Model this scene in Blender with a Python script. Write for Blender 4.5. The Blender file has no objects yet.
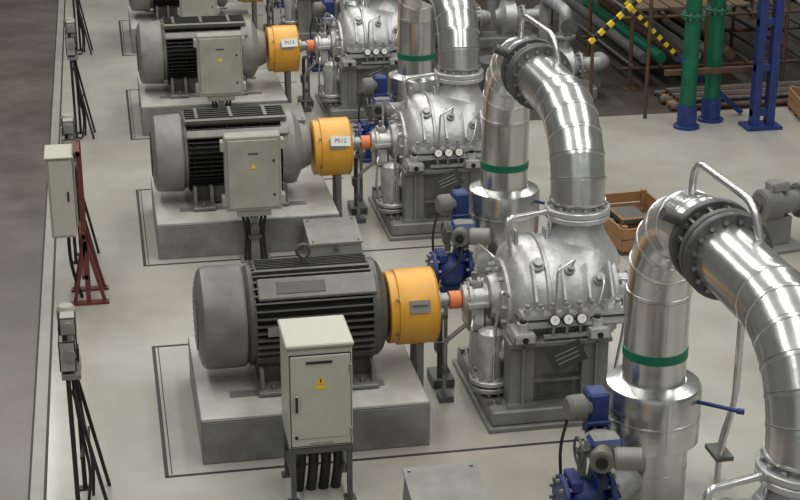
import bpy, bmesh, math, random
from mathutils import Vector, Matrix
random.seed(3)
scene = bpy.context.scene
scene.view_settings.view_transform = 'Standard'
R = math.radians

# ---------------------------------------------------------------- materials
def pm(name, col, rough=0.5, metal=0.0, var=0.12, scale=6.0, bump=0.0, bscale=20.0, rvar=0.08, emit=0, var2=0.0, scale2=0.8):
    m = bpy.data.materials.new(name); m.use_nodes = True
    nt = m.node_tree; n = nt.nodes; l = nt.links
    b = n['Principled BSDF']
    tc = n.new('ShaderNodeTexCoord')
    nz = n.new('ShaderNodeTexNoise'); nz.inputs['Scale'].default_value = scale; nz.inputs['Detail'].default_value = 6
    nz.inputs['Roughness'].default_value = 0.65
    l.new(tc.outputs['Object'], nz.inputs['Vector'])
    cr = n.new('ShaderNodeValToRGB')
    cr.color_ramp.elements[0].position = 0.3; cr.color_ramp.elements[1].position = 0.7
    lo = [max(0, c*(1-var)) for c in col]; hi = [min(1, c*(1+var)) for c in col]
    cr.color_ramp.elements[0].color = (*lo, 1); cr.color_ramp.elements[1].color = (*hi, 1)
    l.new(nz.outputs['Fac'], cr.inputs['Fac'])
    out = cr.outputs['Color']
    if var2 > 0:
        n2 = n.new('ShaderNodeTexNoise'); n2.inputs['Scale'].default_value = scale2; n2.inputs['Detail'].default_value = 5
        l.new(tc.outputs['Object'], n2.inputs['Vector'])
        c2 = n.new('ShaderNodeValToRGB'); c2.color_ramp.elements[0].position = 0.35; c2.color_ramp.elements[1].position = 0.65
        a = 1-var2; c2.color_ramp.elements[0].color = (a, a*0.98, a*0.94, 1); c2.color_ramp.elements[1].color = (1, 1, 1, 1)
        l.new(n2.outputs['Fac'], c2.inputs['Fac'])
        mx = n.new('ShaderNodeMixRGB'); mx.blend_type = 'MULTIPLY'; mx.inputs['Fac'].default_value = 1
        l.new(out, mx.inputs['Color1']); l.new(c2.outputs['Color'], mx.inputs['Color2']); out = mx.outputs['Color']
    l.new(out, b.inputs['Base Color'])
    mr = n.new('ShaderNodeMapRange'); mr.inputs['To Min'].default_value = max(0.02, rough-rvar); mr.inputs['To Max'].default_value = min(1, rough+rvar)
    l.new(nz.outputs['Fac'], mr.inputs['Value']); l.new(mr.outputs['Result'], b.inputs['Roughness'])
    b.inputs['Metallic'].default_value = metal
    if bump > 0:
        nb = n.new('ShaderNodeTexNoise'); nb.inputs['Scale'].default_value = bscale; nb.inputs['Detail'].default_value = 3
        l.new(tc.outputs['Object'], nb.inputs['Vector'])
        bp = n.new('ShaderNodeBump'); bp.inputs['Strength'].default_value = bump; bp.inputs['Distance'].default_value = 0.02
        l.new(nb.outputs['Fac'], bp.inputs['Height']); l.new(bp.outputs['Normal'], b.inputs['Normal'])
    return m

LAG = pm('aluminium_lagging', (0.66, 0.665, 0.66), 0.25, 0.94, 0.08, 4, 0.16, 6)
SEAM = pm('lagging_seam', (0.27, 0.27, 0.27), 0.45, 0.8, 0.1)
SIL = pm('silver_paint', (0.60, 0.61, 0.62), 0.36, 0.5, 0.10, 6, 0.22, 22, 0.08, 0, 0.25, 3)
SIL2 = pm('silver_paint_dull', (0.36, 0.37, 0.375), 0.45, 0.5, 0.2, 9, 0.2, 30)
STEEL = pm('dark_flange_steel', (0.11, 0.113, 0.115), 0.5, 0.4, 0.3, 10)
BOLT = pm('bolt_steel', (0.28, 0.27, 0.26), 0.4, 0.8, 0.2)
MDK = pm('motor_dark_grey', (0.088, 0.087, 0.08), 0.45, 0.1, 0.2, 8, 0.1)
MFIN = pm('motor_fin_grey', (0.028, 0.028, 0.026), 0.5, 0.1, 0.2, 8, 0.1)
MMID = pm('motor_mid_grey', (0.20, 0.198, 0.185), 0.42, 0.1, 0.14, 5, 0, 20, 0.08, 0, 0.25, 3)
MLT = pm('motor_light_grey', (0.27, 0.27, 0.25), 0.45, 0.1, 0.12, 5, 0, 20, 0.08, 0, 0.25, 3)
MBLK = pm('motor_black_fins', (0.013, 0.013, 0.013), 0.5, 0.1, 0.2)
YEL = pm('guard_yellow', (0.80, 0.40, 0.045), 0.38, 0, 0.08, 5, 0, 20, 0.08, 0, 0.18, 3)
ORG = pm('orange_tape', (0.75, 0.22, 0.08), 0.5, 0, 0.1)
GRN = pm('green_band', (0.0, 0.17, 0.09), 0.45, 0, 0.1)
GRN2 = pm('green_pipe_paint', (0.0, 0.105, 0.055), 0.42, 0, 0.3, 4)
BLU = pm('blue_paint', (0.014, 0.034, 0.15), 0.42, 0, 0.3, 6)
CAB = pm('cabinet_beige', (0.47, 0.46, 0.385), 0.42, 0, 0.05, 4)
CABD = pm('cabinet_beige_dark', (0.27, 0.265, 0.22), 0.5, 0, 0.08, 4)  # darker beige for door edges, hinges and trim
CAB2 = pm('cabinet_grey_beige', (0.37, 0.368, 0.315), 0.45, 0, 0.07, 4, 0, 20, 0.08, 0, 0.18, 3)
BLK = pm('black_plastic', (0.012, 0.012, 0.013), 0.5, 0, 0.2)
WHT = pm('white_label', (0.75, 0.75, 0.72), 0.5, 0, 0.05)
WRN = pm('warning_yellow', (0.80, 0.56, 0.03), 0.5, 0, 0.05)
RED = pm('red_oxide_steel', (0.13, 0.028, 0.022), 0.55, 0, 0.2)
GREYP = pm('grey_machine_paint', (0.235, 0.24, 0.232), 0.42, 0.1, 0.12, 5, 0, 20, 0.08, 0, 0.3, 2)
PLT = pm('plinth_concrete_top', (0.49, 0.48, 0.44), 0.65, 0, 0.1, 3, 0.1, 40, 0.08, 0, 0.32, 1.5)
PLS = pm('plinth_painted_side', (0.24, 0.243, 0.232), 0.5, 0, 0.12, 4, 0.1, 40, 0.08, 0, 0.35, 2)
WOOD = pm('crate_wood', (0.33, 0.17, 0.075), 0.7, 0, 0.2, 8)
WOOD2 = pm('weathered_timber', (0.11, 0.07, 0.042), 0.8, 0, 0.3, 6)
RUST = pm('rusty_tube', (0.10, 0.055, 0.033), 0.7, 0.2, 0.3, 8)
TUBE = pm('stainless_tube', (0.62, 0.62, 0.61), 0.26, 0.85, 0.06)
FLOOR = pm('floor_concrete', (0.455, 0.44, 0.395), 0.15, 0, 0.06, 1.6, 0.02, 60, 0.09, 0, 0.24, 0.5)
LANE = pm('floor_dark_lane', (0.135, 0.12, 0.102), 0.32, 0, 0.18, 2.5, 0.06, 60, 0.08, 0, 0.3, 0.7)
STRIP = pm('floor_edge_strip', (0.32, 0.31, 0.27), 0.4, 0, 0.1, 3)
GROOVE = pm('floor_groove_dark', (0.03, 0.028, 0.025), 0.6, 0, 0.3, 5)
DKFL = pm('floor_dark_area', (0.055, 0.048, 0.038), 0.4, 0, 0.4, 2.0, 0.1, 30)  # darker floor tone across the background machinery area
WALL = pm('wall_paint', (0.20, 0.205, 0.20), 0.7, 0, 0.08, 1)
TRUSS = pm('roof_steel', (0.08, 0.08, 0.08), 0.6, 0.2, 0.1)

# ---------------------------------------------------------------- mesh builder
class MB:
    def __init__(s): s.bm = bmesh.new(); s.mats = []
    def mi(s, m):
        if m not in s.mats: s.mats.append(m)
        return s.mats.index(m)
    def box(s, c, d, m, rot=None, bev=0.0, seg=1):
        M = Matrix.Translation(Vector(c))
        if rot is not None:
            M = M @ (rot if isinstance(rot, Matrix) else (Matrix.Rotation(rot[2], 4, 'Z') @ Matrix.Rotation(rot[1], 4, 'Y') @ Matrix.Rotation(rot[0], 4, 'X')))
        M = M @ Matrix.Diagonal((*d, 1))
        r = bmesh.ops.create_cube(s.bm, size=1, matrix=M)
        fs = {f for v in r['verts'] for f in v.link_faces}
        k = s.mi(m)
        for f in fs: f.material_index = k
        if bev > 0:
            es = list({e for v in r['verts'] for e in v.link_edges})
            bmesh.ops.bevel(s.bm, geom=es, offset=bev, segments=seg, affect='EDGES', profile=0.5)
    def b2(s, a, b, m, bev=0.0):
        s.box([(a[i]+b[i])/2 for i in range(3)], [abs(b[i]-a[i]) for i in range(3)], m, None, bev)
    def beam(s, p0, p1, w, h, m, up=(0, 0, 1)):
        p0, p1 = Vector(p0), Vector(p1); d = p1-p0; L = d.length; x = d/L
        u = Vector(up)
        if abs(x.dot(u)) > 0.95: u = Vector((0, 1, 0))
        y = u.cross(x).normalized(); z = x.cross(y)
        M = Matrix((x, y, z)).transposed().to_4x4()
        s.box((p0+p1)/2, (L, w, h), m, M)
    def hull8(s, bot, top, m):
        vb = [s.bm.verts.new(p) for p in bot]; vt = [s.bm.verts.new(p) for p in top]; k = s.mi(m); n = len(vb)
        fs = [s.bm.faces.new(vb[::-1]), s.bm.faces.new(vt)]
        for i in range(n): fs.append(s.bm.faces.new((vb[i], vb[(i+1) % n], vt[(i+1) % n], vt[i])))
        for f in fs: f.material_index = k
    def lathe(s, o, ax, prof, m, seg=32, caps=True, rot0=0.0, smooth=True):
        o = Vector(o); z = Vector(ax).normalized()
        u = Vector((0, 0, 1)) if abs(z.z) < 0.9 else Vector((0, 1, 0))
        x = u.cross(z).normalized(); y = z.cross(x); k = s.mi(m)
        def ring(t, r):
            return [s.bm.verts.new(o+z*t+(x*math.cos(2*math.pi*i/seg+rot0)+y*math.sin(2*math.pi*i/seg+rot0))*r) for i in range(seg)]
        cur = ring(*prof[0])
        for j in range(1, len(prof)):
            nx = ring(*prof[j])
            for i in range(seg):
                f = s.bm.faces.new((cur[i], cur[(i+1) % seg], nx[(i+1) % seg], nx[i])); f.material_index = k; f.smooth = smooth
            if j < len(prof)-1:
                a = Vector((prof[j][0]-prof[j-1][0], prof[j][1]-prof[j-1][1])); b = Vector((prof[j+1][0]-prof[j][0], prof[j+1][1]-prof[j][1]))
                if a.length > 1e-6 and b.length > 1e-6 and a.angle(b) > R(32): cur = ring(*prof[j])
                else: cur = nx
        if caps:
            for t, r, fl in ((prof[0][0], prof[0][1], True), (prof[-1][0], prof[-1][1], False)):
                if r > 1e-4:
                    rg = ring(t, r)
                    f = s.bm.faces.new(rg[::-1] if fl else rg); f.material_index = k
    def cyl(s, p0, p1, r, m, seg=24, r1=None, smooth=True):
        p0, p1 = Vector(p0), Vector(p1)
        s.lathe(p0, p1-p0, [(0, r), ((p1-p0).length, r if r1 is None else r1)], m, seg, smooth=smooth)
    def ell(s, c, rad, m, seg=24, rings=12):
        r = bmesh.ops.create_uvsphere(s.bm, u_segments=seg, v_segments=rings, radius=1, matrix=Matrix.Translation(Vector(c)) @ Matrix.Diagonal((*rad, 1)))
        k = s.mi(m)
        for f in {f for v in r['verts'] for f in v.link_faces}: f.material_index = k; f.smooth = True
    def bolts(s, c, ax, Rr, n, m, r=0.018, h=0.03, off=0.0):
        c = Vector(c); z = Vector(ax).normalized()
        u = Vector((0, 0, 1)) if abs(z.z) < 0.9 else Vector((0, 1, 0))
        x = u.cross(z).normalized(); y = z.cross(x)
        for i in range(n):
            a = 2*math.pi*(i+0.5)/n+off
            p = c+(x*math.cos(a)+y*math.sin(a))*Rr
            s.cyl(p, p+z*h, r, m, 6, smooth=False)
    def flange(s, c, ax, r, th, m, n=12, bm=None, both=True):
        c = Vector(c); z = Vector(ax).normalized()
        s.lathe(c-z*th/2, z, [(0, r-0.008), (0.008, r), (th-0.008, r), (th, r-0.008)], m, 36)
        if both: s.bolts(c+z*th/2, z, r*0.84, n, bm or BOLT, 0.02, 0.03)
        s.bolts(c-z*th/2, -z, r*0.84, n, bm or BOLT, 0.02, 0.03)
    def tube(s, pts, r, m, seg=12, facet=False, caps=True):
        pts = [Vector(p) for p in pts]; k = s.mi(m)
        T = [(pts[1]-pts[0]).normalized()]
        for i in range(1, len(pts)-1): T.append(((pts[i]-pts[i-1]).normalized()+(pts[i+1]-pts[i]).normalized()).normalized())
        T.append((pts[-1]-pts[-2]).normalized())
        u = Vector((1, 0, 0)) if abs(T[0].x) < 0.9 else Vector((0, 1, 0))
        x = (u-T[0]*u.dot(T[0])).normalized()
        fr = []
        for t in T:
            x = (x-t*x.dot(t)).normalized(); fr.append((x.copy(), t.cross(x)))
        def ring(i):
            xx, yy = fr[i]
            return [s.bm.verts.new(pts[i]+(xx*math.cos(2*math.pi*j/seg)+yy*math.sin(2*math.pi*j/seg))*r) for j in range(seg)]
        cur = ring(0)
        if caps: f = s.bm.faces.new(ring(0)[::-1]); f.material_index = k
        for i in range(1, len(pts)):
            nx = ring(i)
            for j in range(seg):
                f = s.bm.faces.new((cur[j], cur[(j+1) % seg], nx[(j+1) % seg], nx[j])); f.material_index = k; f.smooth = True
            cur = ring(i) if (facet and i < len(pts)-1) else nx
        if caps: f = s.bm.faces.new(ring(len(pts)-1)); f.material_index = k
        return T
    def bead(s, c, ax, r, m, w=0.025, h=0.008):
        s.lathe(Vector(c)-Vector(ax).normalized()*w/2, ax, [(0, r-0.003), (0.003, r+h), (w-0.003, r+h), (w, r-0.003)], m, 40, caps=False)
    def mesh(s, name):
        bmesh.ops.recalc_face_normals(s.bm, faces=s.bm.faces)
        me = bpy.data.meshes.new(name); s.bm.to_mesh(me); s.bm.free()
        for m in s.mats: me.materials.append(m)
        return me

def put(name, me, loc=(0, 0, 0), rz=0.0, parent=None):
    o = bpy.data.objects.new(name, me); scene.collection.objects.link(o)
    o.location = loc; o.rotation_euler = (0, 0, rz)
    if parent: o.parent = parent
    return o

def fillet(pts, rad, n=6):
    pts = [Vector(p) for p in pts]; out = [pts[0]]
    for i in range(1, len(pts)-1):
        a = (pts[i-1]-pts[i]); b = (pts[i+1]-pts[i]); rr = min(rad, a.length*0.48, b.length*0.48)
        p0 = pts[i]+a.normalized()*rr; p1 = pts[i]+b.normalized()*rr
        for j in range(n+1):
            t = j/n; out.append((1-t)**2*p0+2*t*(1-t)*pts[i]+t*t*p1)
    out.append(pts[-1]); return out

# ---------------------------------------------------------------- shell
m = MB(); m.b2((-0.78, -2, -0.2), (16, 46, 0), FLOOR); put('floor', m.mesh('floor'))
m = MB()
m.b2((-9, -2, -0.2), (-0.92, 46, 0.0), LANE)
m.b2((-0.92, -2, -0.2), (-0.78, 46, 0.004), STRIP)
m.b2((-0.935, -2, -0.1), (-0.915, 46, 0.006), GROOVE)
m.b2((-0.80, -2, -0.1), (-0.775, 46, 0.007), GROOVE)
put('floor_lane', m.mesh('floor_lane'))
m = MB(); m.b2((-9.2, 46, -0.2), (16.2, 46.2, 12), WALL); put('wall_back', m.mesh('wall_back'))
m = MB(); m.b2((-9.2, -2, -0.2), (-9, 46, 12), WALL); put('wall_left', m.mesh('wall_left'))
m = MB(); m.b2((16, -2, -0.2), (16.2, 46, 12), WALL); put('wall_right', m.mesh('wall_right'))
m = MB(); m.b2((5.5, 23.2, 0.0), (14.0, 38.0, 0.006), DKFL); put('floor_patch', m.mesh('floor_patch'))

m = MB()
for i in range(7):
    y = 2+i*7
    m.beam((-9, y, 11.4), (16, y, 11.4), 0.25, 0.25, TRUSS); m.beam((-9, y, 10.4), (16, y, 10.4), 0.2, 0.2, TRUSS)
    for j in range(12):
        x = -9+25*j/12
        m.beam((x, y, 10.4), (x+25/24, y, 11.4), 0.1, 0.1, TRUSS); m.beam((x+25/24, y, 11.4), (x+25/12, y, 10.4), 0.1, 0.1, TRUSS)
put('roof_truss', m.mesh('roof_truss'))

# ---------------------------------------------------------------- plinth
def plinth(x0, x1, y0=-0.93, y1=0.95, h=0.45):
    m = MB()
    m.b2((x0, y0, 0), (x1, y1, h-0.03), PLS, 0.01)
    m.b2((x0, y0, h-0.03), (x1, y1, h), PLT, 0.008)
    m.b2((x0+0.3, -0.52, h), (x1-0.35, -0.40, h+0.01), GREYP); m.b2((x0+0.3, 0.40, h), (x1-0.35, 0.52, h+0.01), GREYP)
    return m.mesh('concrete_plinth')

def groove_frame():
    m = MB(); w = 0.035
    x0, x1, y0, y1 = 0.26, 3.12, -1.11, 1.75
    m.b2((x0, y0, 0), (4.6, y0+w, 0.004), GROOVE); m.b2((x0, y1, 0), (x1, y1+w, 0.004), GROOVE)
    m.b2((x0, y0, 0), (x0+w, y1, 0.004), GROOVE)
    m.b2((x0+0.06, y0+0.06, 0), (x0+0.07, y1, 0.003), GROOVE)
    return m.mesh('floor_groove')

# ---------------------------------------------------------------- motors
AZ = 1.05
def motor_a():
    m = MB(); ax = (1, 0, 0)
    m.lathe((0.66, 0, AZ), ax, [(0, 0.36), (0.02, 0.43), (0.05, 0.475), (0.09, 0.488), (0.42, 0.488), (0.44, 0.47)], MMID, 48)
    m.lathe((0.65, 0, AZ), ax, [(0, 0.30), (0.02, 0.31)], MDK, 40)
    for i in range(9):
        z = AZ-0.24+i*0.06; hw = math.sqrt(max(0.0, 0.28**2-(z-AZ)**2))
        m.b2((0.642, -hw, z-0.01), (0.655, hw, z+0.01), MMID)
    m.lathe((1.10, 0, AZ), ax, [(0, 0.44), (0.04, 0.475), (0.09, 0.475), (0.09, 0.39)], MDK, 48)
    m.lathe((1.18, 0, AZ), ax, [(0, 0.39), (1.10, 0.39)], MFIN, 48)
    m.lathe((2.26, 0, AZ), ax, [(0, 0.39), (0.01, 0.47), (0.08, 0.47), (0.13, 0.42), (0.18, 0.30), (0.19, 0.2)], MDK, 48)
    n = 44
    for i in range(n):
        a = 2*math.pi*i/n
        up = Matrix.Rotation(a, 4, 'X')
        sq = 0.455+0.03*abs(math.sin(2*a))
        p = Vector((1.73, 0, AZ))+Vector((0, -math.sin(a), math.cos(a)))*(sq-0.02)
        m.box(p, (1.10, 0.016, 0.11), MDK, up)
    for sy in (-1, 1):
        m.box((1.73, sy*0.38, AZ-0.30), (1.10, 0.05, 0.05), MDK)
    a = R(42); c = Vector((1.76, -math.sin(a)*0.50, AZ+math.cos(a)*0.50))
    m.box(c, (1.10, 0.22, 0.05), MMID, Matrix.Rotation(a, 4, 'X'), 0.012)
    m.box(c+Vector((-0.15, -math.sin(a)*0.028, math.cos(a)*0.028)), (0.45, 0.12, 0.01), MDK, Matrix.Rotation(a, 4, 'X'), 0.003)
    m.b2((1.2, -0.13, AZ+0.44), (2.28, 0.13, AZ+0.49), MDK, 0.01)
    for i in range(6): m.b2((1.22, -0.10+i*0.04-0.005, AZ+0.49), (2.26, -0.10+i*0.04+0.005, AZ+0.505), MFIN)
    m.box((1.35, -0.49, AZ+0.02), (0.14, 0.02, 0.09), MLT)
    m.cyl((1.68, 0, AZ+0.48), (1.68, 0, AZ+0.56), 0.035, MDK, 12)
    pts = [(1.68+0.06*math.sin(t), 0, AZ+0.61-0.06*math.cos(t)) for t in [2*math.pi*i/16 for i in range(17)]]
    m.tube(pts, 0.018, MDK, 8, caps=False)
    for x in (1.32, 2.15):
        for sy in (-1, 1):
            m.b2((x-0.15, sy*0.30, 0.46), (x+0.15, sy*0.58, 0.50), MMID, 0.008)
            m.b2((x-0.12, sy*0.26, 0.50), (x-0.09, sy*0.52, 0.68), MMID); m.b2((x+0.09, sy*0.26, 0.50), (x+0.12, sy*0.52, 0.68), MMID)
            m.b2((x-0.11, sy*0.26, 0.50), (x+0.11, sy*0.34, 0.80), MDK)
            m.cyl((x, sy*0.50, 0.50), (x, sy*0.50, 0.55), 0.025, BOLT, 6)
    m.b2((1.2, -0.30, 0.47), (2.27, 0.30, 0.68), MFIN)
    return m.mesh('electric_motor')

def motor_b():
    m = MB(); ax = (1, 0, 0)
    m.lathe((0.46, 0, AZ), ax, [(0, 0.34), (0.02, 0.43), (0.05, 0.47), (0.36, 0.485), (0.38, 0.46)], MLT, 48)
    m.lathe((0.45, 0, AZ), ax, [(0, 0.28), (0.02, 0.29)], MBLK, 40)
    m.lathe((0.84, 0, AZ), ax, [(0, 0.42), (0.04, 0.45), (0.07, 0.38)], MLT, 48)
    m.lathe((0.90, 0, AZ), ax, [(0, 0.37), (1.15, 0.37)], MBLK, 40)
    m.lathe((2.04, 0, AZ), ax, [(0, 0.38), (0.0, 0.46), (0.16, 0.46), (0.20, 0.42), (0.26, 0.3), (0.38, 0.24)], MLT, 48)
    for i in range(48):
        a = 2*math.pi*i/48
        p = Vector((1.47, 0, AZ))+Vector((0, -math.sin(a), math.cos(a)))*0.41
        m.box(p, (1.14, 0.014, 0.10), MBLK, Matrix.Rotation(a, 4, 'X'))
    for i in range(6):
        x = 0.95+i*0.21
        m.lathe((x, 0, AZ), ax, [(0, 0.44), (0.012, 0.462), (0.024, 0.44)], MBLK, 40, caps=False)
    m.b2((0.86, -0.24, AZ+0.40), (2.12, 0.24, AZ+0.48), MDK, 0.02)
    m.box((1.5, -0.385, AZ+0.33), (1.25, 0.10, 0.04), MLT, (R(50), 0, 0), 0.01)
    for i in range(3): m.b2((1.0+i*0.42, -0.22, AZ+0.48), (1.04+i*0.42, 0.22, AZ+0.50), MMID)
    for i in range(5): m.b2((0.88, -0.20+i*0.09, AZ+0.48), (2.10, -0.18+i*0.09, AZ+0.495), MFIN)
    for x in (1.05, 1.95):
        for sy in (-1, 1):
            m.b2((x-0.14, sy*0.28, 0.46), (x+0.14, sy*0.56, 0.50), MMID, 0.008)
            m.b2((x-0.12, sy*0.26, 0.50), (x-0.08, sy*0.48, 0.72), MMID); m.b2((x+0.08, sy*0.26, 0.50), (x+0.12, sy*0.48, 0.72), MMID)
            m.cyl((x, sy*0.50, 0.50), (x, sy*0.50, 0.55), 0.025, BOLT, 6)
    m.b2((0.95, -0.28, 0.47), (2.1, 0.28, 0.70), MDK)
    return m.mesh('electric_motor')

def guard():
    m = MB(); GZ = AZ-0.03
    m.lathe((2.455, 0, GZ), (1, 0, 0), [(0, 0.32), (0.01, 0.345), (0.08, 0.345), (0.09, 0.365), (0.45, 0.365), (0.46, 0.35), (0.46, 0.12)], YEL, 40)
    m.lathe((2.89, 0, GZ), (1, 0, 0), [(0, 0.345), (0.02, 0.37), (0.04, 0.345)], YEL, 40)
    m.box((2.73, -0.345, GZ+0.13), (0.20, 0.012, 0.12), MLT, (R(-20), 0, 0))
    m.box((2.73, -0.353, GZ+0.145), (0.15, 0.01, 0.012), MDK, (R(-20), 0, 0)); m.box((2.73, -0.347, GZ+0.12), (0.15, 0.01, 0.012), MDK, (R(-20), 0, 0))
    for z in (-0.15, 0.2): m.cyl((2.52, -0.30, GZ+z), (2.52, -0.36, GZ+z*1.05), 0.012, BOLT, 8)
    for sy in (-1, 1):
        m.b2((2.735, sy*0.12, 0), (2.80, sy*0.18, GZ-0.30), GREYP)
    m.b2((2.725, -0.22, 0), (2.86, 0.22, 0.02), GREYP)
    return m.mesh('coupling_guard')

# ---------------------------------------------------------------- pump
def pump():
    m = MB(); ax = (1, 0, 0)
    m.b2((3.30, -0.82, 0), (4.52, 0.80, 0.05), GREYP, 0.008)
    m.b2((3.34, -0.78, 0.05), (4.50, 0.76, 0.20), GREYP, 0.015)
    m.b2((3.60, -0.60, 0.20), (4.42, 0.55, 0.80), GREYP, 0.01)
    for x0, x1 in ((3.52, 3.76), (4.22, 4.48)):
        m.b2((x0, -0.70, 0.20), (x1, -0.45, 0.86), GREYP, 0.01)
        m.b2((x0, 0.40, 0.20), (x1, 0.65, 0.84), GREYP, 0.01)
        m.b2((x0-0.02, -0.74, 0.20), (x1+0.02, -0.69, 0.24), GREYP)
        m.b2(((x0+x1)/2-0.012, -0.74, 0.24), ((x0+x1)/2+0.012, -0.69, 0.84), GREYP)
    m.b2((3.50, -0.74, 0.82), (4.50, -0.42, 0.87), GREYP, 0.006)
    m.b2((3.76, -0.66, 0.42), (4.22, -0.59, 0.45), GREYP)
    m.b2((3.82, -0.615, 0.24), (4.16, -0.60, 0.40), STEEL, 0.005)
    for x in (3.36, 3.44, 4.46):
        for y in (-0.6, 0.6): m.cyl((x, y, 0.2), (x, y, 0.25), 0.028, BOLT, 6, smooth=False)
    m.cyl((2.94, 0, AZ), (3.26, 0, AZ), 0.05, BOLT, 20)
    m.lathe((2.96, 0, AZ), ax, [(0, 0.10), (0.03, 0.10), (0.04, 0.075), (0.10, 0.075)], SIL2, 24)
    m.lathe((3.08, 0, AZ), ax, [(0, 0.088), (0.11, 0.088)], ORG, 24)
    # bearing housings
    m.lathe((3.20, 0, AZ), ax, [(0, 0.10), (0.01, 0.13), (0.05, 0.15), (0.06, 0.17), (0.09, 0.17), (0.10, 0.145), (0.24, 0.15), (0.26, 0.21), (0.34, 0.23), (0.40, 0.30)], SIL, 32)
    m.bolts((3.26, 0, AZ), (-1, 0, 0), 0.15, 8, SIL2, 0.014, 0.02)
    m.b2((3.24, -0.16, AZ-0.30), (3.42, 0.16, AZ-0.02), SIL, 0.03); m.b2((3.27, -0.07, AZ+0.12), (3.40, 0.07, AZ+0.20), SIL, 0.015)
    m.b2((3.22, -0.21, AZ-0.03), (3.44, 0.21, AZ+0.02), SIL, 0.01)
    m.cyl((3.33, 0, AZ+0.2), (3.33, 0, AZ+0.27), 0.03, BOLT, 10)
    m.b2((3.38, -0.14, 0.2), (3.54, 0.30, 0.78), SIL2, 0.02)
    m.lathe((4.66, 0, AZ), ax, [(0, 0.26), (0.05, 0.2), (0.09, 0.15), (0.20, 0.15), (0.21, 0.17), (0.24, 0.17), (0.25, 0.12), (0.30, 0.08)], SIL, 32)
    m.b2((4.76, -0.14, AZ-0.26), (4.92, 0.14, AZ-0.02), SIL, 0.03)
    m.lathe((4.92, 0, AZ), ax, [(0, 0.09), (0.12, 0.09)], ORG, 20); m.cyl((5.0, 0, AZ), (5.08, 0, AZ), 0.06, SIL2, 16)
    # end covers
    m.lathe((3.56, 0, AZ-0.04), ax, [(0, 0.40), (0.01, 0.42), (0.06, 0.42), (0.07, 0.41)], SIL, 40); m.bolts((3.56, 0, AZ-0.04), (-1, 0, 0), 0.36, 16, SIL2, 0.024, 0.05)
    m.lathe((4.60, 0, AZ-0.02), ax, [(0, 0.41), (0.01, 0.42), (0.06, 0.42), (0.07, 0.40)], SIL, 40); m.bolts((4.67, 0, AZ-0.02), ax, 0.36, 16, SIL2, 0.024, 0.04)
    # casing barrel
    m.lathe((3.60, 0, AZ), ax, [(0, 0.42), (0.04, 0.50), (0.12, 0.555), (0.22, 0.58), (0.48, 0.59), (0.74, 0.58), (0.88, 0.55), (0.97, 0.49), (1.02, 0.42)], SIL, 56)
    m.lathe((3.90, 0, AZ), ax, [(0, 0.585), (0.012, 0.608), (0.038, 0.608), (0.05, 0.585)], SIL, 56, caps=False)
    # split flange with tall studs
    m.b2((3.62, -0.68, AZ-0.085), (4.64, 0.68, AZ-0.01), SIL, 0.02); m.b2((3.62, -0.67, AZ+0.0), (4.64, 0.67, AZ+0.07), SIL, 0.02)
    m.b2((3.61, -0.66, AZ-0.012), (4.65, 0.66, AZ+0.002), STEEL)
    for i in range(8):
        x = 3.69+i*0.125
        for sy in (-1, 1):
            m.cyl((x, sy*0.63, AZ+0.05), (x, sy*0.63, AZ+0.16), 0.024, SIL2, 10); m.cyl((x, sy*0.63, AZ+0.05), (x, sy*0.63, AZ+0.12), 0.038, SIL, 6, smooth=False)
    # low stiffening ribs on the shoulder
    for x in (3.78, 4.06, 4.30, 4.52):
        m.box((x, -0.46, AZ+0.28), (0.022, 0.20, 0.34), SIL, (R(-32), 0, 0))
    m.lathe((3.84, -0.36, AZ+0.42), (0, -0.6, 0.8), [(0, 0.07), (0.06, 0.07), (0.07, 0.045), (0.11, 0.045)], SIL2, 18)
    m.lathe((4.14, -0.42, AZ+0.38), (0, -0.7, 0.7), [(0, 0.05), (0.06, 0.05), (0.07, 0.03), (0.12, 0.03)], SIL2, 16)
    m.lathe((4.42, -0.46, AZ+0.28), (0, -0.7, 0.7), [(0, 0.055), (0.06, 0.055), (0.07, 0.04), (0.12, 0.04)], SIL2, 16)
    m.tube(fillet([(4.14, -0.52, AZ+0.48), (4.14, -0.62, AZ+0.58), (3.96, -0.66, AZ+0.50), (3.94, -0.72, AZ+0.05)], 0.05), 0.012, TUBE, 8)
    m.tube(fillet([(4.42, -0.54, AZ+0.36), (4.42, -0.66, AZ+0.36), (4.36, -0.74, AZ+0.2), (4.24, -0.74, AZ+0.02)], 0.05), 0.012, TUBE, 8)
    for x in (3.72, 4.02):
        m.b2((x-0.02, -0.06, AZ+0.54), (x+0.02, 0.06, AZ+0.68), SIL, 0.01)
    # feet lugs
    for x in (3.64, 4.36):
        m.b2((x-0.11, -0.79, 0.87), (x+0.11, -0.46, 0.97), SIL, 0.02)
        m.cyl((x, -0.67, 0.97), (x, -0.67, 1.05), 0.055, SIL, 16); m.cyl((x, -0.67, 1.05), (x, -0.67, 1.08), 0.03, BLK, 8)
        m.cyl((x, -0.80, 0.92), (x, -0.77, 0.92), 0.03, BLK, 12)
        m.b2((x-0.10, 0.46, 0.84), (x+0.10, 0.74, 0.96), SIL, 0.02)
    # gauges
    m.b2((3.83, -0.74, 0.90), (4.26, -0.70, 0.93), SIL2)
    for x in (3.92, 4.05, 4.18):
        m.tube([(x, -0.60, 0.90), (x, -0.73, 0.90), (x, -0.74, 1.04)], 0.012, SIL2, 8)
        d = Vector((0, -0.92, 0.38)); c = Vector((x, -0.73, 1.08))
        m.lathe(c, d, [(0, 0.048), (0.005, 0.056), (0.04, 0.056), (0.045, 0.05)], BLK, 20)
        m.lathe(c+d.normalized()*0.046, d, [(0, 0.045), (0.002, 0.045)], WHT, 20)
        m.box(c+d.normalized()*0.05, (0.004, 0.002, 0.04), BLK, (0, R(30), 0))
    # sign plate
    rt = (R(-28), R(-22), 0)
    m.box((4.04, -0.80, 0.74), (0.34, 0.012, 0.20), BLK, rt)
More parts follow.
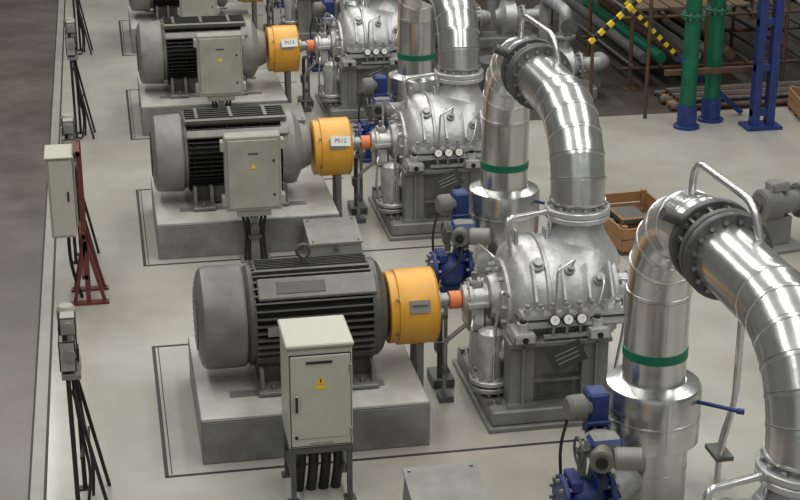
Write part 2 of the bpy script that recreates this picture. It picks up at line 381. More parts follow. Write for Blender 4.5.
    M = Matrix.Rotation(rt[1], 4, 'Y') @ Matrix.Rotation(rt[0], 4, 'X')
    for dz in (0.04, 0.0, -0.04): m.box(Vector((4.04, -0.80, 0.74))+(M @ Vector((0, -0.007, dz))), (0.22, 0.003, 0.006), MLT, M)
    # top tubes
    m.tube(fillet([(3.66, -0.15, AZ+0.35), (3.60, -0.10, 1.88), (4.06, 0.0, 1.90), (4.10, 0.1, 1.62)], 0.09), 0.028, TUBE, 12)
    m.tube(fillet([(3.62, -0.35, AZ+0.1), (3.50, -0.40, 1.30), (3.44, -0.42, 0.9), (3.42, -0.45, 0.25)], 0.12), 0.016, TUBE, 10)
    m.tube(fillet([(4.62, -0.3, AZ+0.2), (4.75, -0.35, 1.30), (4.72, -0.4, 0.8), (4.6, -0.5, 0.3)], 0.12), 0.016, TUBE, 10)
    m.tube(fillet([(3.55, -0.1, AZ+0.35), (3.46, -0.2, 1.55), (3.42, 0.3, 1.5), (3.42, 0.35, 0.3)], 0.1), 0.016, TUBE, 10)
    m.tube(fillet([(3.30, -0.14, AZ-0.1), (3.24, -0.3, 0.9), (3.22, -0.3, 0.5), (3.36, -0.4, 0.22)], 0.1), 0.014, TUBE, 10)
    # suction nozzle
    m.lathe((3.43, -0.30, 0.24), (0, 0, 1), [(0, 0.13), (0.10, 0.125), (0.36, 0.13), (0.46, 0.15), (0.58, 0.12), (0.62, 0.05)], SIL, 28)
    m.flange((3.43, -0.30, 0.34), (0, 0, 1), 0.205, 0.05, SIL, 12, SIL2); m.flange((3.43, -0.30, 0.27), (0, 0, 1), 0.205, 0.05, SIL2, 12, BOLT)
    m.lathe((3.60, -0.30, 0.66), (-1, 0, 0), [(0, 0.17), (0.12, 0.13)], SIL, 28)
    # auxiliary dark pipework beside the coupling
    m.tube(fillet([(3.06, 0.30, 0.02), (3.06, 0.30, 0.78), (3.06, 0.05, 0.85)], 0.06), 0.028, STEEL, 10)
    m.tube(fillet([(3.16, 0.5, 0.02), (3.16, 0.5, 0.9), (3.30, 0.4, 0.95)], 0.06), 0.022, SIL2, 10)
    m.tube(fillet([(3.04, -0.02, 0.02), (3.04, -0.02, 0.62), (3.24, -0.05, 0.80)], 0.06), 0.022, SIL2, 10)
    m.b2((2.98, 0.22, 0.0), (3.2, 0.55, 0.10), STEEL, 0.01); m.b2((3.01, 0.25, 0.38), (3.12, 0.36, 0.50), STEEL, 0.01)
    m.cyl((3.04, -0.02, 0.35), (3.04, -0.12, 0.35), 0.035, STEEL, 10); m.b2((2.98, -0.10, 0), (3.12, 0.06, 0.06), STEEL)
    # discharge neck: flared into the casing
    m.lathe((4.36, 0.10, AZ+0.30), (0, 0, 1), [(0, 0.44), (0.10, 0.40), (0.20, 0.335), (0.30, 0.275), (0.38, 0.245), (0.47, 0.24)], SIL, 40)
    m.flange((4.36, 0.10, 1.82), (0, 0, 1), 0.315, 0.055, SIL, 14, SIL2, both=False)
    return m.mesh('centrifugal_pump')

# ---------------------------------------------------------------- discharge pipe
def dpipe():
    m = MB(); X = 4.36; y0 = 0.10; y1 = 3.13; zt = 2.74; rr = 0.78; r = 0.262; dx = 0.05
    m.lathe((X, y0, 1.852), (0, 0, 1), [(0, 0.307), (0.008, 0.315), (0.05, 0.315), (0.058, 0.307)], SIL, 36); m.bolts((X, y0, 1.91), (0, 0, 1), 0.275, 14, SIL2, 0.02, 0.03)
    m.cyl((X, y0, 1.90), (X, y0, 1.96), 0.235, SIL2, 36)
    m.lathe((X, y0, 1.95), (0, 0, 1), [(0, r-0.01), (0.01, r+0.01), (0.03, r+0.01)], LAG, 40)
    pts = [Vector((X, y0, 1.955))]
    N = 6
    for i in range(N+1):
        a = math.pi/2*i/N; pts.append(Vector((X+dx*i/N*0.6, y0+rr-rr*math.cos(a), zt-rr+rr*math.sin(a)+0.005)))
    pts.append(Vector((X+dx*0.8, 1.72, zt)))
    T = m.tube(pts, r, LAG, 48, facet=True)
    for i in range(2, len(pts)-1): m.bead(pts[i], T[i], r+0.001, LAG, 0.035, 0.005); m.bead(pts[i]+T[i]*0.02, T[i], r+0.001, SEAM, 0.007, 0.004)
    m.b2((X+0.02, 1.0, zt+r-0.005), (X+0.06, 1.7, zt+r+0.004), LAG)
    X2 = X+dx
    for y in (1.74, 1.82): m.flange((X2, y, zt), (0, 1, 0), 0.345, 0.06, STEEL, 16)
    m.cyl((X2, 1.78, zt), (X2, 2.04, zt), 0.27, STEEL, 40)
    for i in range(12):
        a = 2*math.pi*(i+0.5)/12; p = Vector((X2+0.30*math.cos(a), 1.84, zt+0.30*math.sin(a))); m.cyl(p, p+Vector((0, 0.2, 0)), 0.014, BOLT, 8)
    m.flange((X2, 2.04, zt), (0, 1, 0), 0.345, 0.07, STEEL, 16)
    r2 = 0.27; rr2 = 0.82; pts = [Vector((X2, 2.07, zt))]
    for i in range(6):
        a = math.pi/2*i/5; pts.append(Vector((X2, y1-rr2+rr2*math.sin(a), zt-rr2+rr2*math.cos(a))))
    pts.append(Vector((X2, y1, 1.05)))
    T = m.tube(pts, r2, LAG, 48, facet=True)
    for i in range(1, len(pts)-1): m.bead(pts[i], T[i], r2+0.001, LAG, 0.035, 0.005); m.bead(pts[i]+T[i]*0.02, T[i], r2+0.001, SEAM, 0.007, 0.004)
    m.bead((X2, y1, 1.37), (0, 0, 1), r2+0.002, GRN, 0.085, 0.006)
    m.b2((X2-0.01, y1-r2-0.005, 1.43), (X2+0.012, y1-r2+0.02, 1.9), LAG)
    m.lathe((X2, y1, 0), (0, 0, 1), [(0, 0.33), (0.55, 0.33), (0.56, 0.415), (1.04, 0.415), (1.07, 0.40), (1.11, 0.28)], LAG, 48)
    m.bead((X2, y1, 0.80), (0, 0, 1), 0.415, LAG, 0.02, 0.004); m.bead((X2, y1, 0.3), (0, 0, 1), 0.33, LAG, 0.02, 0.004); m.bead((X2, y1, 0.785), (0, 0, 1), 0.415, SEAM, 0.006, 0.003)
    m.b2((X2-0.008, y1-0.422, 0.57), (X2+0.02, y1-0.41, 1.02), LAG)
    # vent loop
    m.tube(fillet([(X2-0.02, 2.50, zt+0.2), (X2-0.02, 2.46, zt+0.52), (X2+0.06, 1.50, zt+0.50), (X2+0.10, 1.40, zt+0.2)], 0.16), 0.03, TUBE, 14)
    m.cyl((X2-0.28, 2.04, zt+0.2), (X2-0.42, 2.04, zt+0.26), 0.05, STEEL, 14)
    # thin tubes & blue lever
    m.tube(fillet([(5.02, y1-0.1, 0.0), (5.02, y1-0.1, 0.35), (5.14, y1-0.05, 0.8), (5.14, y1-0.05, 1.9), (4.7, y1, 2.15)], 0.15), 0.026, TUBE, 12)
    m.tube(fillet([(5.10, y1+0.1, 0.0), (5.10, y1+0.1, 0.35), (5.22, y1+0.1, 0.8), (5.22, y1+0.1, 2.0), (4.7, y1+0.1, 2.3)], 0.15), 0.026, TUBE, 12)
    m.b2((4.98, y1-0.14, 0.3), (5.14, y1+0.14, 0.34), STEEL)
    m.cyl((X2+0.30, y1-0.28, 0.98), (X2+0.62, y1-0.42, 0.93), 0.018, BLU, 10)
    m.cyl((X2+0.60, y1-0.41, 0.93), (X2+0.66, y1-0.43, 0.925), 0.026, BLU, 10)
    return m.mesh('discharge_pipe')

def valve():
    m = MB()
    m.b2((3.46, 2.38, 0.0), (3.86, 2.72, 0.06), BLU, 0.01)
    m.flange((3.46, 2.55, 0.33), (1, 0, 0), 0.22, 0.05, BLU, 10); m.flange((3.86, 2.55, 0.33), (1, 0, 0), 0.22, 0.05, BLU, 10)
    m.ell((3.66, 2.55, 0.33), (0.20, 0.19, 0.2), BLU); m.b2((3.56, 2.47, 0.05), (3.76, 2.63, 0.3), BLU)
    m.b2((3.50, 2.42, 0.46), (3.60, 2.68, 0.56), BLU, 0.01); m.b2((3.72, 2.42, 0.46), (3.82, 2.68, 0.56), BLU, 0.01)
    m.cyl((3.86, 2.55, 0.33), (4.12, 2.78, 0.33), 0.13, SIL2, 24)
    m.cyl((3.70, 2.6, 0.4), (3.80, 2.7, 0.75), 0.035, BOLT, 12)
    m.b2((3.60, 2.55, 0.55), (3.66, 2.62, 0.78), GREYP); m.b2((3.82, 2.6, 0.55), (3.88, 2.7, 0.78), GREYP)
    m.lathe((3.80, 2.60, 0.70), (0, 0, 1), [(0, 0.13), (0.02, 0.15), (0.16, 0.15), (0.18, 0.11)], MLT, 24)
    m.b2((3.66, 2.44, 0.72), (3.94, 2.64, 0.90), MLT, 0.03)
    m.lathe((3.82, 2.34, 0.80), (1, -0.25, 0), [(0, 0.08), (0.02, 0.095), (0.22, 0.095), (0.24, 0.07)], MLT, 20)
    m.lathe((3.76, 2.48, 0.80), (-0.3, -1, 0), [(0, 0.08), (0.10, 0.08), (0.11, 0.10), (0.2, 0.10), (0.21, 0.08)], MMID, 20)
    m.cyl((3.70, 2.28, 0.80), (3.693, 2.26, 0.80), 0.05, BLK, 16)
    c = Vector((3.60, 2.50, 0.80)); pts = [c+Vector((-0.03, math.cos(t)*0.12, math.sin(t)*0.12)) for t in [2*math.pi*i/20 for i in range(21)]]
    m.tube(pts, 0.012, STEEL, 8, caps=False)
    for i in range(3):
        t = 2*math.pi*i/3; m.cyl(c+Vector((-0.03, 0, 0)), c+Vector((-0.03, math.cos(t)*0.12, math.sin(t)*0.12)), 0.009, STEEL, 6)
    m.cyl(c+Vector((-0.05, 0, 0)), c+Vector((0.08, 0, 0)), 0.02, STEEL, 8)
    m.b2((3.76, 2.86, 0.86), (3.94, 3.06, 1.12), BLU, 0.02); m.b2((3.74, 2.83, 0.84), (3.95, 3.08, 0.88), BLU, 0.008)
    m.cyl((3.86, 2.95, 0.5), (3.86, 2.95, 0.88), 0.06, BLU, 16); m.flange((3.86, 2.95, 0.78), (0, 0, 1), 0.12, 0.03, BLU, 8)
    m.lathe((3.78, 2.9, 1.0), (-1, -0.1, 0), [(0, 0.06), (0.05, 0.08), (0.06, 0.115), (0.18, 0.115), (0.21, 0.09)], MMID, 24)
    m.cyl((3.86, 2.95, 0), (3.86, 2.95, 0.5), 0.04, GREYP, 12)
    m.tube(fillet([(3.6, 2.9, 0.95), (3.50, 2.8, 0.7), (3.5, 2.7, 0.3), (3.42, 2.6, 0.02)], 0.12), 0.014, BLK, 8)
    m.tube(fillet([(3.75, 2.35, 0.72), (3.70, 2.25, 0.5), (3.42, 2.3, 0.3), (3.40, 2.35, 0.02)], 0.12), 0.014, BLK, 8)
    return m.mesh('motorized_valve')

# ---------------------------------------------------------------- cabinets
def tri(m, c, s, mat, y):
    m.hull8([(c[0]-s, y, c[1]-s*0.7), (c[0]+s, y, c[1]-s*0.7), (c[0], y, c[1]+s)], [(c[0]-s, y-0.004, c[1]-s*0.7), (c[0]+s, y-0.004, c[1]-s*0.7), (c[0], y-0.004, c[1]+s)], mat)

def cab_a():
    m = MB(); w = 0.275; d = 0.56; z0 = 0.53; z1 = 1.47
    m.b2((-w, 0, z0), (w, d, z1), CAB, 0.012)
    m.b2((-w-0.015, -0.02, z1), (w+0.015, d+0.015, z1+0.035), CAB, 0.01)
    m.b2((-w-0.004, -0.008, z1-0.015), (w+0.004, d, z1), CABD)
    m.b2((-w+0.02, -0.018, z0+0.03), (w-0.02, 0.0, z1-0.07), CAB, 0.006)
    for a, b in (((-w+0.012, -0.006, z0+0.02), (-w+0.02, 0.002, z1-0.06)), ((w-0.02, -0.006, z0+0.02), (w-0.012, 0.002, z1-0.06)), ((-w+0.012, -0.006, z1-0.07), (w-0.012, 0.002, z1-0.06)), ((-w+0.012, -0.006, z0+0.02), (w-0.012, 0.002, z0+0.03))):
        m.b2(a, b, BLK)
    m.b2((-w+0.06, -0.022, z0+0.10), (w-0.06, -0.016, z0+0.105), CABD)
    m.b2((-0.12, -0.026, z1-0.14), (0.10, -0.018, z1-0.12), BLK)
    tri(m, (0.0, z1-0.30), 0.045, WRN, -0.019); m.b2((-0.006, -0.026, z1-0.315), (0.006, -0.022, z1-0.28), BLK)
    m.b2((-0.05, -0.022, z1-0.38), (0.05, -0.018, z1-0.345), WRN)
    m.b2((-w+0.045, -0.045, z0+0.36), (-w+0.085, -0.018, z0+0.52), BLK, 0.008)
    for z in (z0+0.15, z1-0.2): m.cyl((w-0.018, -0.03, z-0.04), (w-0.018, -0.03, z+0.04), 0.012, CABD, 10)
    m.cyl((-w+0.06, -0.02, z0+0.12), (-w+0.06, -0.03, z0+0.12), 0.015, BLK, 10)
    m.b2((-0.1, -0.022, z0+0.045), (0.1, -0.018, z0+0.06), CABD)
    for x in (-w+0.03, w-0.03):
        for y in (0.03, d-0.03):
            m.b2((x-0.022, y-0.022, 0), (x+0.022, y+0.022, z0), STEEL); m.b2((x-0.05, y-0.05, 0), (x+0.05, y+0.05, 0.015), STEEL)
        m.b2((x-0.018, 0.03, 0.22), (x+0.018, d-0.03, 0.26), STEEL)
    m.b2((-w, 0.0, z0-0.05), (w, d, z0), STEEL)
    for i, x in enumerate((-0.16, -0.05, 0.06, 0.17)):
        m.tube(fillet([(x, 0.22+0.05*(i % 2), z0-0.03), (x+0.01, 0.22, 0.3), (x-0.02, 0.25, 0.0)], 0.1), 0.045, (BLK, MFIN)[i % 2], 14)
        m.cyl((x, 0.22+0.05*(i % 2), z0-0.12), (x, 0.22+0.05*(i % 2), z0-0.04), 0.055, STEEL, 12)
    return m.mesh('control_cabinet')

def cab_b():
    m = MB(); w = 0.33; d = 0.22; z0 = 0.66; z1 = 1.58
    m.b2((-w, 0, z0), (w, d, z1), CAB2, 0.012)
    m.b2((-w+0.03, -0.02, z0+0.04), (w-0.03, 0.0, z1-0.04), CAB2, 0.008)
    m.b2((-w+0.02, -0.003, z0+0.03), (w-0.02, 0.002, z1-0.03), CABD)
    for x in (-w-0.015, w+0.015):
        for z in (z0+0.06, z1-0.18): m.b2((x-0.03, 0.02, z), (x+0.03, 0.16, z+0.12), CAB2, 0.008)
    tri(m, (0.0, z1-0.36), 0.04, WRN, -0.021)
    m.b2((-0.06, -0.024, z1-0.22), (0.06, -0.018, z1-0.195), STEEL); m.cyl((0.24, -0.03, z0+0.62), (0.24, -0.02, z0+0.62), 0.015, BLK, 12); m.cyl((0.24, -0.03, z0+0.2), (0.24, -0.02, z0+0.2), 0.015, BLK, 12)
    m.b2((-0.20, 0.02, z0-0.08), (0.20, 0.2, z0), CABD, 0.01)
    m.b2((-0.05, 0.06, 0), (0.05, 0.16, z0-0.06), GREYP); m.b2((-0.18, 0.0, 0), (0.18, 0.24, 0.02), GREYP)
    for i, x in enumerate((-0.14, -0.09, 0.09, 0.14)):
        m.tube(fillet([(x, 0.1, z0-0.06), (x*0.7, 0.1, 0.35), (x*0.9, 0.05, 0.0)], 0.1), 0.018, BLK, 10)
    m.cyl((0, 0.05, 0.45), (0, -0.04, 0.45), 0.05, STEEL, 14); m.b2((-0.08, 0.02, 0.3), (0.08, 0.06, 0.34), STEEL)
    return m.mesh('control_cabinet')

def hood():
    m = MB()
    m.hull8([(-0.33, -0.30, 0), (0.33, -0.30, 0), (0.33, 0.30, 0), (-0.33, 0.30, 0)], [(-0.30, -0.26, 0.30), (0.30, -0.26, 0.30), (0.30, 0.30, 0.40), (-0.30, 0.30, 0.40)], GREYP)
    m.hull8([(-0.32, -0.28, 0.30), (0.32, -0.28, 0.30), (0.32, 0.32, 0.40), (-0.32, 0.32, 0.40)], [(-0.32, -0.28, 0.325), (0.32, -0.28, 0.325), (0.32, 0.32, 0.425), (-0.32, 0.32, 0.425)], MLT)
    m.b2((-0.26, -0.305, 0.06), (0.26, -0.28, 0.08), STEEL); m.b2((-0.03, -0.30, 0.22), (0.03, -0.275, 0.26), STEEL)
    for x in (-0.27, 0.27):
        for t in (0.08, 0.92): m.cyl((x, -0.28+0.6*t, 0.32+0.1*t), (x, -0.28+0.6*t, 0.335+0.1*t), 0.015, BOLT, 8)
    m.b2((-0.36, -0.33, 0), (0.36, 0.33, 0.02), GREYP)
    return m.mesh('cable_pit_hood')

# ---------------------------------------------------------------- instrument stands
def stand_small():
    m = MB()
    for x, y in ((-0.03, 0.0), (0.03, 0.28)):
        m.b2((x-0.02, y-0.02, 0), (x+0.02, y+0.02, 1.62), BLK)
    m.beam((0.0, 0.0, 1.1), (0.22, -0.05, 0.0), 0.03, 0.03, BLK); m.beam((0.03, 0.28, 1.1), (0.24, 0.3, 0.0), 0.03, 0.03, BLK)
    m.beam((0.03, 0.0, 0.45), (0.05, 0.28, 0.45), 0.03, 0.03, BLK); m.beam((0.1, 0, 0.6), (0.10, 0.28, 0.6), 0.02, 0.02, BLK)
    m.b2((-0.07, -0.04, 0.0), (0.05, 0.04, 0.015), BLK); m.b2((-0.02, 0.24, 0.0), (0.09, 0.32, 0.015), BLK)
    m.b2((-0.08, -0.06, 1.22), (0.08, 0.32, 1.26), GREYP)
    m.b2((-0.09, -0.04, 1.28), (0.05, 0.12, 1.56), CAB2, 0.012); m.b2((-0.09, 0.15, 1.26), (0.06, 0.33, 1.61), CAB2, 0.012)
    m.b2((-0.07, -0.06, 1.62), (0.07, 0.1, 1.78), CAB2, 0.012); m.lathe((-0.01, 0.2, 1.64), (0, 0, 1), [(0, 0.06), (0.02, 0.08), (0.12, 0.08), (0.15, 0.06)], CAB2, 18)
    m.lathe((0.0, -0.062, 1.70), (0, -1, 0), [(0, 0.05), (0.03, 0.05)], MLT, 18); m.lathe((0.0, -0.045, 1.44), (0, -1, 0), [(0, 0.05), (0.03, 0.05)], MLT, 18)
    m.b2((0.05, 0.0, 1.36), (0.075, 0.09, 1.48), BLK)
    m.tube(fillet([(0.0, 0.05, 1.28), (0.02, 0.02, 0.9), (0.1, 0.0, 0.3), (0.06, 0.05, 0.0)], 0.2), 0.014, BLK, 8)
    m.tube(fillet([(0.03, 0.2, 1.26), (0.05, 0.2, 0.8), (0.12, 0.15, 0.3), (0.10, 0.15, 0.0)], 0.2), 0.014, BLK, 8)
    return m.mesh('instrument_stand')

def stand_big():
    m = MB()
    m.b2((-0.17, -0.05, 0.82), (0.10, 0.40, 1.74), CAB, 0.012)
    m.b2((-0.15, -0.068, 0.85), (0.08, -0.05, 1.71), CAB, 0.006)
    m.b2((-0.19, -0.08, 1.74), (0.12, 0.42, 1.76), CAB, 0.006)
    m.b2((0.10, 0.02, 0.9), (0.12, 0.34, 1.66), CAB2, 0.006)
    m.b2((0.03, -0.08, 1.25), (0.05, -0.065, 1.36), BLK)
    for y in (-0.02, 0.40):
        m.b2((0.15, y, 0), (0.20, y+0.05, 1.80), RED)
        m.beam((0.18, y+0.02, 0.75), (0.36, y+0.02, 0.0), 0.04, 0.04, RED); m.beam((0.18, y+0.02, 0.75), (0.02, y+0.02, 0.0), 0.04, 0.04, RED)
        m.b2((-0.02, y-0.03, 0), (0.40, y+0.07, 0.025), RED)
    for z in (0.3, 0.78, 1.74): m.b2((0.12, -0.02, z), (0.19, 0.45, z+0.05), RED)
    m.tube(fillet([(0.0, 0.2, 0.82), (0.0, 0.2, 0.4), (0.1, 0.2, 0.0)], 0.2), 0.02, BLK, 8)
    return m.mesh('instrument_panel')

# ---------------------------------------------------------------- placement
S = 5.25; Y1 = 13.9
pA, pB = plinth(0.61, 2.71), plinth(0.45, 2.66)
mA, mB = motor_a(), motor_b()
G, P, D, V, F = guard(), pump(), dpipe(), valve(), groove_frame()
CA, CB, H, SS = cab_a(), cab_b(), hood(), stand_small()
def label(k, par):
    mm = MB(); mm.box((0, 0, 0), (0.25, 0.13, 0.004), WHT)
    pl = put('label_plate', mm.mesh('label_plate'), (2.77, -0.354, AZ+0.145), 0, par); pl.rotation_euler = (R(64), R(3 if k == 2 else -2), 0)
    cu = bpy.data.curves.new('label_text', 'FONT'); cu.body = 'PS12' if k == 2 else 'PS13'; cu.size = 0.075; cu.align_x = 'CENTER'; cu.align_y = 'CENTER'; cu.extrude = 0.0005
    cu.materials.append(MFIN)
    put('label_text', cu, (0, 0, 0.003), 0, pl)
for k in (1, 2, 3, 4, 0):
    y = Y1+S*(k-1); L = (0, y, 0)
    a = (k == 1)
    put('concrete_plinth', pA if a else pB, L); put('electric_motor', mA if a else mB, L)
    g = put('coupling_guard', G, L)
    if k in (2, 3): label(k, g)
    put('centrifugal_pump', P, L); put('discharge_pipe', D, L); put('motorized_valve', V, L); put('floor_groove', F, L)
put('control_cabinet', CA, (1.585, 12.12, 0))
for x, y in ((1.60, 17.92), (1.63, 23.1), (1.66, 28.4)): put('control_cabinet', CB, (x, y, 0))
for x, y in ((2.55, 11.5), (2.52, 17.84), (2.52, 23.05)): put('cable_pit_hood', H, (x, y, 0))
for x, y in ((-0.47, 12.45), (-0.50, 18.3), (-0.50, 23.5), (-0.5, 28.8)): put('instrument_stand', SS, (x, y, 0))
put('instrument_panel', stand_big(), (-0.56, 17.0, 0))

# ---------------------------------------------------------------- wooden crates
def crate():
    m = MB(); w, d, h = 0.42, 0.65, 0.34
    for sx in (-1, 1):
        for i in range(2): m.b2((sx*w-0.012, -d, 0.06+i*0.15), (sx*w+0.012, d, 0.19+i*0.15), WOOD)
    for sy in (-1, 1):
        for i in range(2): m.b2((-w, sy*d-0.012, 0.06+i*0.15), (w, sy*d+0.012, 0.19+i*0.15), WOOD)
    m.b2((-w, -d, 0.05), (w, d, 0.07), WOOD)
    for sx in (-1, 0, 1): m.b2((sx*(w-0.05)-0.05, -d, 0), (sx*(w-0.05)+0.05, d, 0.05), WOOD2)
    for sx in (-1, 1):
        for sy in (-1, 1): m.b2((sx*(w-0.04)-0.03, sy*(d-0.04)-0.03, 0.05), (sx*(w-0.04)+0.03, sy*(d-0.04)+0.03, h+0.03), WOOD)
    for i in range(5): m.cyl((-0.3, -0.5+i*0.22, 0.14), (0.3, -0.42+i*0.22, 0.14), 0.05, MDK if i % 2 else WOOD2, 14)
    m.b2((-0.2, -0.1, 0.18), (0.15, 0.35, 0.27), MDK, 0.02)
    return m.mesh('wooden_crate')
CR = crate()
put('wooden_crate', CR, (6.35, 18.0, 0), R(4)); put('wooden_crate', CR, (11.2, 22.6, 0), R(80))

# ---------------------------------------------------------------- background machinery
def aux_pump():
    m = MB()
    m.b2((-0.9, -0.3, 0), (0.9, 0.3, 0.18), GREYP, 0.01)
    m.lathe((-0.75, 0, 0.5), (1, 0, 0), [(0, 0.2), (0.03, 0.24), (0.6, 0.24), (0.63, 0.16), (0.8, 0.12)], SIL2, 28)
    for i in range(20):
        a = 2*math.pi*i/20; m.box(Vector((-0.42, -math.sin(a)*0.25, 0.5+math.cos(a)*0.25)), (0.5, 0.01, 0.05), SIL2, Matrix.Rotation(a, 4, 'X'))
    m.b2((-0.6, -0.18, 0.16), (-0.2, 0.18, 0.35), GREYP)
    m.lathe((0.15, 0, 0.5), (1, 0, 0), [(0, 0.12), (0.1, 0.2), (0.15, 0.32), (0.35, 0.32), (0.4, 0.2), (0.5, 0.14)], SIL, 28)
    m.flange((0.66, 0, 0.5), (1, 0, 0), 0.22, 0.05, SIL2, 10); m.b2((0.25, -0.15, 0.16), (0.5, 0.15, 0.35), SIL2)
    m.tube(fillet([(0.66, 0, 0.5), (1.1, 0, 0.5), (1.1, 0.5, 0.5), (1.1, 0.5, 0.0)], 0.25, 8), 0.13, SIL2, 24)
    m.cyl((0.4, 0, 0.7), (0.4, 0, 1.2), 0.1, SIL2, 20); m.flange((0.4, 0, 1.0), (0, 0, 1), 0.18, 0.05, SIL2, 8)
    m.tube(fillet([(0.4, 0, 1.2), (0.4, 0, 1.4), (0.4, 1.2, 1.4), (0.4, 1.2, 0)], 0.25, 8), 0.1, SIL2, 20)
    m.lathe((0.4, -0.12, 1.2), (0, -1, 0), [(0, 0.05), (0.08, 0.05), (0.09, 0.14), (0.11, 0.14)], STEEL, 20)
    return m.mesh('auxiliary_pump')
AP = aux_pump()
put('auxiliary_pump', AP, (6.9, 24.5, 0)); put('auxiliary_pump', AP, (6.9, 28.2, 0))

m = MB()
m.b2((-0.25, -0.3, 0), (0.45, 0.3, 0.05), GREYP, 0.01); m.b2((-0.1, -0.12, 0.05), (0.3, 0.12, 0.40), GREYP, 0.01)
m.lathe((-0.12, 0, 0.55), (1, 0, 0), [(0, 0.16), (0.02, 0.2), (0.25, 0.2), (0.27, 0.15), (0.6, 0.13)], GREYP, 28)
m.lathe((-0.16, 0, 0.55), (1, 0, 0), [(0, 0.08), (0.05, 0.08)], STEEL, 20); m.flange((0.46, 0, 0.55), (1, 0, 0), 0.22, 0.05, GREYP, 10)
m.tube(fillet([(0.46, 0, 0.55), (0.9, 0, 0.55), (0.9, 0, 0.0)], 0.2, 8), 0.12, LAG, 24)
m.b2((0.0, -0.1, 0.72), (0.25, 0.1, 0.84), MLT, 0.02)
put('gearbox_valve', m.mesh('gearbox_valve'), (7.80, 17.3, 0), R(12))

m = MB()
for x, y in ((8.66, 22.4), (9.16, 22.7)):
    m.cyl((x, y, 0.0), (x, y, 4.5), 0.12, GRN2, 28); m.lathe((x, y, 0), (0, 0, 1), [(0, 0.2), (0.04, 0.2), (0.05, 0.15), (0.36, 0.15)], BLU, 28)
    m.flange((x, y, 1.75), (0, 0, 1), 0.19, 0.05, GRN2, 10)
m.beam((8.3, 22.5, 0.85), (10.0, 22.5, 0.85), 0.08, 0.08, RUST)
for x in (9.66, 9.90):
    m.b2((x-0.06, 22.1, 0), (x+0.06, 22.25, 4.5), BLU)
for z in (0.2, 0.9, 1.6, 2.3): m.b2((9.6, 22.12, z), (9.96, 22.22, z+0.1), BLU)
m.b2((9.5, 22.0, 0), (10.06, 22.4, 0.05), BLU)
put('green_riser_pipe', m.mesh('green_riser_pipe'))

m = MB()
for x in (8.5, 9.8, 11.2, 12.6):
    for y in (24.7, 27.0, 29.5): m.cyl((x, y, 0), (x, y, 3.2), 0.035, RUST, 10); m.b2((x-0.1, y-0.1, 0), (x+0.1, y+0.1, 0.015), RUST)
for y in (24.7, 27.0, 29.5):
    for z in (0.35, 1.2, 2.2): m.cyl((8.35, y, z), (12.8, y, z), 0.03, RUST, 10)
for z in (0.42, 1.27):
    for i in range(9): m.cyl((8.5+i*0.5, 24.6, z), (8.5+i*0.5, 29.8, z), 0.03, RUST if i % 2 else STEEL, 8)
for i in range(7): m.b2((8.6+i*0.28, 24.7, 1.31), (8.84+i*0.28, 29.6, 1.35), WOOD2)
for i in range(4): m.b2((10.7+i*0.3, 24.8+0.1*i, 1.35), (10.95+i*0.3, 28.6, 1.45), WOOD)
for i in range(6): m.cyl((8.7+i*0.3, 24.6, 0.54), (8.75+i*0.3, 29.0, 0.54), 0.09, (STEEL, GRN2, RUST, GREYP, MLT, RUST)[i], 16)
put('pipe_scaffold', m.mesh('pipe_scaffold'))
m = MB()
for i in range(8):
    y = 23.3+i*0.13; m.cyl((8.7+0.1*random.random(), y, 0.05), (12.2+0.3*random.random(), y, 0.05), 0.045, (RUST, STEEL, WOOD)[i % 3], 10)
for i in range(5):
    y = 23.4+i*0.16; m.cyl((8.9, y, 0.135), (12.0, y+0.05, 0.135), 0.04, (STEEL, RUST)[i % 2], 10)
put('stacked_pipes', m.mesh('stacked_pipes'))
m = MB()
for j in range(4):
    for i in range(6):
        m.b2((5.9+0.02*j, 32.2+i*0.2, 0.01+j*0.09), (8.2-0.1*random.random(), 32.36+i*0.2, 0.09+j*0.09), WOOD2 if (i+j) % 3 else WOOD)
m.b2((6.0, 32.2, 0), (6.1, 33.3, 0.012), WOOD2); m.b2((7.9, 32.2, 0), (8.0, 33.3, 0.012), WOOD2)
put('timber_pile', m.mesh('timber_pile'))
m = MB()
m.lathe((0, 0, 0), (0, 0, 1), [(0, 0.28), (0.02, 0.29), (0.28, 0.28), (0.29, 0.30), (0.31, 0.30), (0.32, 0.28), (0.58, 0.28), (0.59, 0.30), (0.61, 0.30), (0.62, 0.28), (0.86, 0.29), (0.88, 0.27)], STEEL, 28)
m.cyl((0.15, 0, 0.87), (0.15, 0, 0.90), 0.03, BOLT, 12)
DR = m.mesh('steel_drum')
put('steel_drum', DR, (5.95, 23.7, 0)); put('steel_drum', DR, (6.1, 26.6, 0))

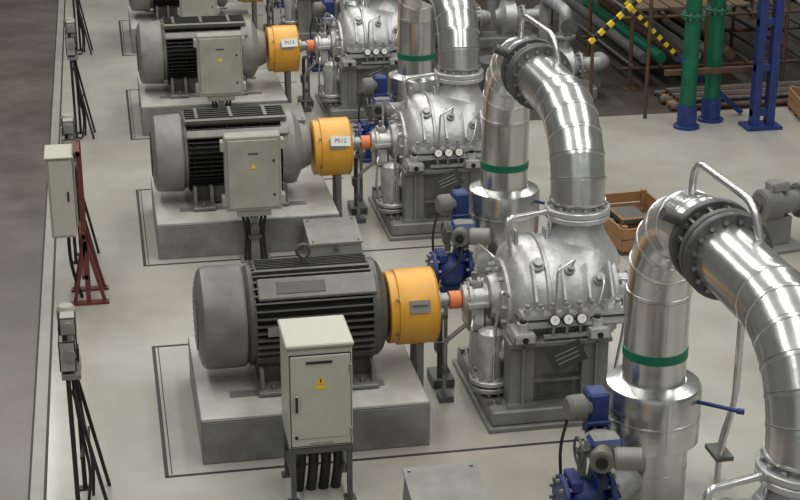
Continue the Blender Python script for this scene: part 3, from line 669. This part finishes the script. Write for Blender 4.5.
m = MB()
def hz(p0, p1, n, w):
    p0, p1 = Vector(p0), Vector(p1)
    for i in range(n): m.beam(p0.lerp(p1, i/n), p0.lerp(p1, (i+1)/n), w, w, WRN if i % 2 == 0 else BLK)
hz((7.25, 23.0, 1.25), (8.25, 23.0, 2.1), 14, 0.07)
hz((7.70, 23.1, 1.95), (8.70, 23.1, 0.95), 18, 0.07)
m.beam((8.70, 23.1, 0.95), (9.75, 22.9, 0.04), 0.08, 0.08, BLU)
m.cyl((7.3, 23.0, 0), (7.3, 23.0, 1.35), 0.03, RUST, 10); m.cyl((8.2, 23.0, 0), (8.2, 23.0, 2.4), 0.03, RUST, 10); m.b2((7.2, 22.9, 0), (7.4, 23.1, 0.02), RUST)
put('hazard_barrier', m.mesh('hazard_barrier'))
m = MB()
for x, y in ((5.60, 27.6), (5.62, 30.5)): m.cyl((x, y, 0), (x, y, 4), 0.09, GRN2, 20); m.flange((x, y, 1.2), (0, 0, 1), 0.15, 0.05, GRN2, 8)
m.cyl((5.6, 27.6, 1.8), (5.62, 31.0, 1.8), 0.08, GRN2, 20)
put('green_pipework', m.mesh('green_pipework'))

# ---------------------------------------------------------------- lights
def area(name, loc, sx, sy, e, col=(1, 0.985, 0.94)):
    l = bpy.data.lights.new(name, 'AREA'); l.shape = 'RECTANGLE'; l.size = sx; l.size_y = sy; l.energy = e; l.color = col
    o = bpy.data.objects.new(name, l); o.location = loc; scene.collection.objects.link(o); return o
area('ceiling_lamp', (-2.5, 20, 10.2), 1.0, 34, 1000)
area('ceiling_lamp', (4.0, 20, 10.2), 1.0, 34, 1150)
area('ceiling_lamp', (10.5, 20, 10.2), 1.0, 34, 1000)
w = bpy.data.worlds.new('World'); scene.world = w; w.use_nodes = True
w.node_tree.nodes['Background'].inputs[0].default_value = (0.82, 0.845, 0.83, 1); w.node_tree.nodes['Background'].inputs[1].default_value = 0.43

# ---------------------------------------------------------------- camera
cd = bpy.data.cameras.new('camera'); cam = bpy.data.objects.new('camera', cd); scene.collection.objects.link(cam)
cd.lens = 72; cd.sensor_width = 36; cam.location = (0, 0, 7); cam.rotation_euler = (R(90-20.9), 0, R(-10.6)); cd.clip_end = 200
scene.camera = cam
